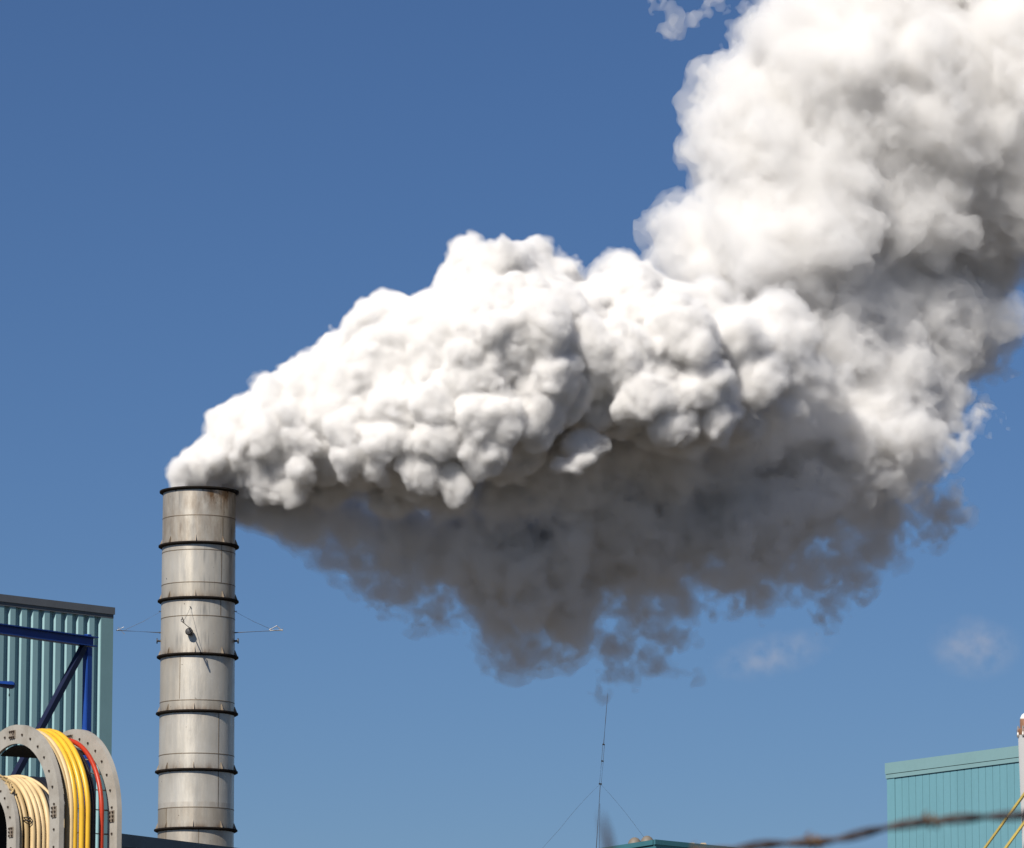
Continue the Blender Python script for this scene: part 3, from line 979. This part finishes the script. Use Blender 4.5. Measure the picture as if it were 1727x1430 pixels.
# the smaller arch behind it: cream hoses
ZB = 49.5
KB = ZB / F_PX
cB = P(-26, 1413, ZB)
LB = 96 * KB / 0.82
zlB = 0.35
rack2 = thing('hose_rack', 'smaller round-topped hose rack hung with cream hoses, seen through the bigger rack', 'hose rack', Vector((cB.x, cB.y, 0)))
arch_flange(rack2, cB, 77 * KB, 108 * KB, 0.042, zlB, -0.02)
arch_flange(rack2, cB + AXV * LB, 77 * KB, 107 * KB, 0.042, zlB, 0.0)
hb = 4.7 * KB
for off, mat, rho in ((10.4, 'cream', 101), (20.0, 'tan', 99), (29.2, 'cream', 102), (37.6, 'cream', 102), (45.4, 'cream', 101), (53.6, 'cream', 103)):
    hung_hose(rack2, cB, off * KB / 0.82, rho * KB, hb * (0.8 if off < 12 else 1.0), mat, zlB)
for off, rho in ((62, 103), (70, 104), (78, 103), (86, 104)):
    hung_hose(rack2, cB, off * KB / 0.82, rho * KB, hb * 0.92, 'black', zlB)
hung_hose(rack2, cB, 72 * KB / 0.82, 106.5 * KB, hb * 0.62, 'cream', zlB, lean=-0.55, a1=150.0)
bm = BM()
add_ribbon(bm, arch_path(cB, 92 * KB, zlB, 3), arch_path(cB, 95 * KB, zlB, 3), [(0, 0.03), (1, 0.03), (1, LB - 0.03), (0, LB - 0.03)])
finish('saddle_plate', bm, 'joint', rack2)
for da in (0.0, 0.03):
    bm = BM()
    q = cB + EV * (102 * KB) + AXV * (20.0 * KB / 0.82) + UP * (0.30 - 0.16 + da)
    a_ = [q + EV * (0.034 * math.cos(R(d))) + AXV * (0.034 * math.sin(R(d))) for d in range(0, 360, 24)]
    add_tube(bm, a_, 0.006, 6, close=True)
    finish('tie_strap', bm, 'black', rack2)
bm = BM()
rp = [cB + EV * (109.5 * KB * math.cos(R(d))) + UP * (109.5 * KB * math.sin(R(d)) + 0.012 * math.sin(d * 2.3)) + AXV * (0.03 + 0.02 * math.sin(d * 1.7)) for d in range(40, 74, 2)]
add_tube(bm, rp, 0.013, 6)
lash = finish('rope_lashing', bm, 'tan', rack2, True)
bm = BM()
add_tube(bm, [p + AXV * (0.03 + 0.012 * math.sin(i * 2.1)) - UP * 0.008 for i, p in enumerate(rp[2:])], 0.010, 6)
finish('rope_end', bm, 'tan', lash, True)
for s in (-1, 1):
    bm = BM()
    q = cB + EV * (95 * KB * s)
    add_bar(bm, Vector((q.x, q.y, 0.175)) - AXV * 0.2, Vector((q.x, q.y, 0.175)) + AXV * (LB + 0.2), 0.25, 0.35)
    finish('skid', bm, 'blue', rack2)

# ------------------------------------------------------------------ blue steel frame
ZF = 56.0
KF = ZF / F_PX
fe = P(158, 1083, ZF)
ang = R(52)
uf = Vector((-math.cos(ang), -math.sin(ang), 0))
nf = Vector((math.sin(ang), -math.cos(ang), 0))
frame = thing('steel_frame', 'bright blue welded frame of beam, post and brace before the teal shed', 'steel frame', Vector((fe.x, fe.y, 0)))
LBm = 3.4
bh = 16.5 * KF
bm = BM()
mid = fe + uf * (LBm / 2)
fw = 0.06
add_box(bm, mid + UP * (bh / 2 - 0.005), (LBm / 2 + 0.02, fw, 0.006), (uf, nf, UP))
add_box(bm, mid - UP * (bh / 2 - 0.005), (LBm / 2, fw, 0.006), (uf, nf, UP))
add_box(bm, mid, (LBm / 2 - 0.01, 0.006, bh / 2 - 0.012), (uf, nf, UP))
finish('beam', bm, 'blue', frame)
pw = 13.5 * KF
for q in (0.10, LBm - 0.12):
    p = fe + uf * q
    zt = p.z - bh / 2 - 0.012
    bm = BM()
    add_box(bm, Vector((p.x, p.y, zt / 2)), (pw * 0.5, pw * 0.42, zt / 2), (uf, nf, UP))
    bmesh.ops.bevel(bm, geom=bm.edges[:], offset=0.008, segments=2, affect='EDGES')
    po = finish('post', bm, 'blue', frame)
    bm = BM()
    add_box(bm, Vector((p.x, p.y, 0)) + UP * (p.z + bh / 2 + 0.012), (0.03, 0.03, 0.012), (uf, nf, UP))
    finish('bolt_cap', bm, 'blue', po)
    if q < 1:
        bm = BM()
        jb = P(148, 1246, ZF)
        cjb = Vector((p.x, p.y, jb.z)) + nf * (pw * 0.42 + 0.02) - uf * 0.02
        add_box(bm, cjb, (0.028, 0.02, 0.06), (uf, nf, UP))
        bmesh.ops.bevel(bm, geom=bm.edges[:], offset=0.006, segments=2, affect='EDGES')
        jo = finish('junction_box', bm, 'navy_and_shade', po)
        bm = BM()
        add_tube(bm, [cjb + uf * 0.02 + UP * 0.05, cjb + uf * 0.07 + UP * 0.04 + nf * 0.02, cjb + uf * 0.075, cjb + uf * 0.02 - UP * 0.04], 0.004, 6)
        finish('cable_loop', bm, 'black', jo)
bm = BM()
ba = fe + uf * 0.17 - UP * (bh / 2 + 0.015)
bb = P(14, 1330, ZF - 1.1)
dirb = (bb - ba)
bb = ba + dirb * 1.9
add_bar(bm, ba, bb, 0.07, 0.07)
finish('brace', bm, 'navy_and_shade', frame)  # blue brace coloured dark to stand for its face turned from the sun

# blue boom end poking in from the side
pe, pl = P(21, 1155.5, 52.0), P(-130, 1141, 50.5)
boom = thing('boom', 'blue round boom end with a short dangling rod beside the teal shed', 'boom', pe)
bm = BM()
d = (pe - pl).normalized()
rr_ = 6.6 / F_PX * 52
add_tube(bm, [pl, pe - d * 0.03, pe - d * 0.012, pe + d * 0.006, pe + d * 0.014], [rr_, rr_, rr_ * 0.97, rr_ * 0.8, rr_ * 0.3], 24)
finish('tube', bm, 'blue', boom, True)
bm = BM()
q = pe - d * 0.06 - UP * rr_
add_tube(bm, [q + UP * 0.01, q - UP * 0.075], 0.007, 8)
add_tube(bm, [q - UP * 0.06, q - UP * 0.08], 0.010, 8)
finish('hanging_rod', bm, 'navy_and_shade', boom, True)
bm = BM()
add_bar(bm, pl, Vector((pl.x, pl.y, 0)), 0.12, 0.12)
finish('boom_post', bm, 'blue', boom)

# ------------------------------------------------------------------ aerial
ZM = 190.0
KM = ZM / F_PX
m_top, m_ring, m_low = P(1025, 1169, ZM), P(1012.5, 1322, ZM), P(1005, 1440, ZM)
aer = thing('radio_mast', 'thin guyed whip aerial leaning slightly, standing alone against the sky', 'aerial', Vector((m_low.x, m_low.y, 0)))
b_whip, b_mid = P(1018, 1255.5, ZM), P(1016, 1283.5, ZM)
def sidev(a, b):
    return Vector((0.012, 0, 0)) if True else None
bm = BM()
add_tube(bm, [b_whip, b_whip.lerp(m_top, 0.5), m_top], [0.016, 0.013, 0.008], 6)
finish('whip', bm, 'steel', aer)
bm = BM()
base = Vector((m_low.x - (m_ring.x - m_low.x) * 2.2, ZM, 0))
for s in (-1, 1):
    o_ = Vector((0.032 * s, 0, 0))
    add_tube(bm, [m_ring + o_, b_mid + o_, b_whip + o_], 0.008, 6)
add_tube(bm, [m_ring, m_low, base], [0.014, 0.018, 0.05], 6)
add_tube(bm, [m_ring.lerp(m_low, 0.28) + Vector((0.03, 0, 0)), m_low + Vector((0.13, 0.1, 0)), base + Vector((0.4, 0.3, 0))], 0.010, 6)
finish('mast', bm, 'steel', aer)
for p, w in ((b_whip, 0.048), (b_mid, 0.05), (m_ring, 0.062)):
    bm = BM()
    add_box(bm, p, (w, w * 0.8, 0.024), (Vector((0.98, 0, -0.17)), Vector((0, 1, 0)), Vector((0.17, 0, 0.98))))
    finish('clamp', bm, 'black', aer)
for ex, ey in ((944, 1398), (1083, 1408)):
    e = P(ex, ey, ZM)
    bm = BM()
    g = (e - m_ring)
    pts = [m_ring + g * t - UP * (0.33 * t * (1 - t) * 0.9 * -1) for t in (0, 0.2, 0.4, 0.6, 0.8, 1.0)] + [m_ring + g * 4.2]
    add_tube(bm, pts, 0.0042, 5)
    finish('guy_wire', bm, 'steel', aer)

# ------------------------------------------------------------------ white pole with stays
ZP = 30.0
KP = ZP / F_PX
pp = P(1731.5, 1240, ZP)
pole = thing('pole', 'white painted pole with a rusty bolted cap at the edge of the picture', 'pole', Vector((pp.x, pp.y, 0)))
rp_ = 14.5 * KP
bm = BM()
add_tube(bm, [(pp.x, pp.y, 0), (pp.x, pp.y, pp.z)], rp_, 32)
finish('shaft', bm, 'white', pole, True)
bm = BM()
zf = P(1731, 1229.5, ZP).z
add_lathe(bm, Vector((pp.x, pp.y, pp.z)), UP, [(0, 0.0), (rp_ * 1.02, 0.0), (16 * KP, 0.012), (16.5 * KP, 0.02), (16.5 * KP, 0.034), (15 * KP, 0.04), (11 * KP, 0.042), (11 * KP, 26 * KP), (9.5 * KP, 29 * KP), (4 * KP, 34 * KP), (0, 35 * KP)], 32, closed=False)
cap_ = finish('cap', bm, 'rust', pole, True)
bm = BM()
add_lathe(bm, Vector((pp.x, pp.y, pp.z)), UP, [(10.2 * KP, 27.5 * KP), (10.6 * KP, 29 * KP), (8 * KP, 34 * KP), (4 * KP, 37.5 * KP), (0, 38 * KP)], 32, closed=False)
finish('cap_dome', bm, 'white', cap_, True)
for k in range(8):
    a = 2 * math.pi * k / 8 + 0.3
    bm = BM()
    c = Vector((pp.x + 15.4 * KP * math.cos(a), pp.y + 15.4 * KP * math.sin(a), pp.z - 0.012))
    add_lathe(bm, c, UP, [(0, 0), (0.008, 0.002), (0.0095, 0.012), (0.006, 0.03), (0.006, 0.066), (0, 0.066)], 8)
    bmesh.ops.remove_doubles(bm, verts=bm.verts[:], dist=1e-5)
    finish('bolt', bm, 'bare', cap_)
for (x0, y0), (x1, y1) in (((1727, 1340), (1661, 1430)), ((1727, 1388), (1696, 1430))):
    a, b = P(x0, y0, ZP - 0.1), P(x1, y1, ZP - 0.16)
    g = b - a
    a2 = a - g * (6 / abs(x1 - x0))
    e = a + g * (a.z / -g.z)
    bm = BM()
    add_tube(bm, [a2, e], 2.7 * KP, 10)
    st = finish('stay', bm, 'stay', pole, True)

# ------------------------------------------------------------------ barbed wire close to the camera
ZW = 4.2
KW = ZW / F_PX
wire_px = [(850, 1478), (1000, 1462), (1120, 1448), (1230, 1433), (1300, 1424), (1372, 1420), (1420, 1414), (1465, 1403), (1520, 1391), (1570, 1385), (1640, 1379), (1727, 1375), (1820, 1371), (1950, 1368)]
cent = [P(x, y, ZW) for x, y in wire_px]
p0, p1 = Vector((cent[0].x - 0.9, ZW + 0.05, cent[0].z - 0.02)), Vector((cent[-1].x + 0.8, ZW - 0.04, cent[-1].z + 0.02))
cent = [p0] + cent + [p1]
fence = thing('barbed_wire_fence', 'twisted barbed wire strand with rusty barbs, blurred close to the viewer', 'barbed wire', Vector((cent[7].x, ZW, 0)))
# resample by arc length, two strands twisted round each other
dist = [0.0]
for a, b in zip(cent, cent[1:]):
    dist.append(dist[-1] + (b - a).length)
def along(s):
    for i in range(len(cent) - 1):
        if s <= dist[i + 1] or i == len(cent) - 2:
            t = (s - dist[i]) / (dist[i + 1] - dist[i])
            q0, q1, q2, q3 = cent[max(i - 1, 0)], cent[i], cent[i + 1], cent[min(i + 2, len(cent) - 1)]
            return 0.5 * ((2 * q1) + (q2 - q0) * t + (2 * q0 - 5 * q1 + 4 * q2 - q3) * t * t + (3 * q1 - q0 - 3 * q2 + q3) * t ** 3)
ns = 700
for ph in (0, math.pi):
    pts = []
    for i in range(ns + 1):
        s = dist[-1] * i / ns
        a = 2 * math.pi * s / 0.088 + ph
        pts.append(along(s) + Vector((0, math.cos(a), math.sin(a))) * 0.0024)
    bm = BM()
    add_tube(bm, pts, 0.0022, 6)
    finish('strand', bm, 'barb', fence, True)
barb_x = [(850 + 100 * k) for k in range(0)]
s_of = lambda px: dist[1] + sum((P(*wire_px[i], ZW) - P(*wire_px[i - 1], ZW)).length for i in range(1, len(wire_px)) if wire_px[i][0] <= px)
for s in (s_of(1372) - 0.404, s_of(1372) - 0.303, s_of(1372) - 0.202, s_of(1372) - 0.101, s_of(1372), s_of(1570), s_of(1570) + 0.103, s_of(1570) + 0.21):
    c = along(s)
    bm = BM()
    coil = [c + Vector((0.0016 * q - 0.006, 0.0054 * math.cos(q * 1.6), 0.0054 * math.sin(q * 1.6))) for q in range(9)]
    add_tube(bm, coil, 0.0016, 6)
    add_tube(bm, [coil[0], c + Vector((-0.006, 0.001, 0.006)), c + Vector((-0.002, 0.002, 0.010))], [0.0013, 0.0012, 0.0003], 6)
    add_tube(bm, [coil[-1], c + Vector((0.007, -0.006, -0.003)), c + Vector((0.010, -0.013, -0.003))], [0.0013, 0.0012, 0.0003], 6)
    finish('barb', bm, 'barbknot', fence, True)
bm = BM()
ws = [P(1034, 1520, 2.5), P(1031, 1450, 2.5), P(1022, 1405, 2.5), P(1014, 1372, 2.5)]
add_tube(bm, [Vector((ws[0].x + 0.02, 2.6, 0))] + ws, [0.0032, 0.0032, 0.003, 0.0022, 0.0006], 6)
loose = finish('reed', bm, 'barb', None, True)
tag(loose, 'blurred dark upright stem close to the viewer beside the aerial mast', 'plant stem')
for p in (p0, p1):
    bm = BM()
    add_tube(bm, [(p.x, p.y + 0.05, 0), (p.x, p.y + 0.05, p.z + 0.12)], 0.05, 16)
    finish('fence_post', bm, 'wood', fence, True)
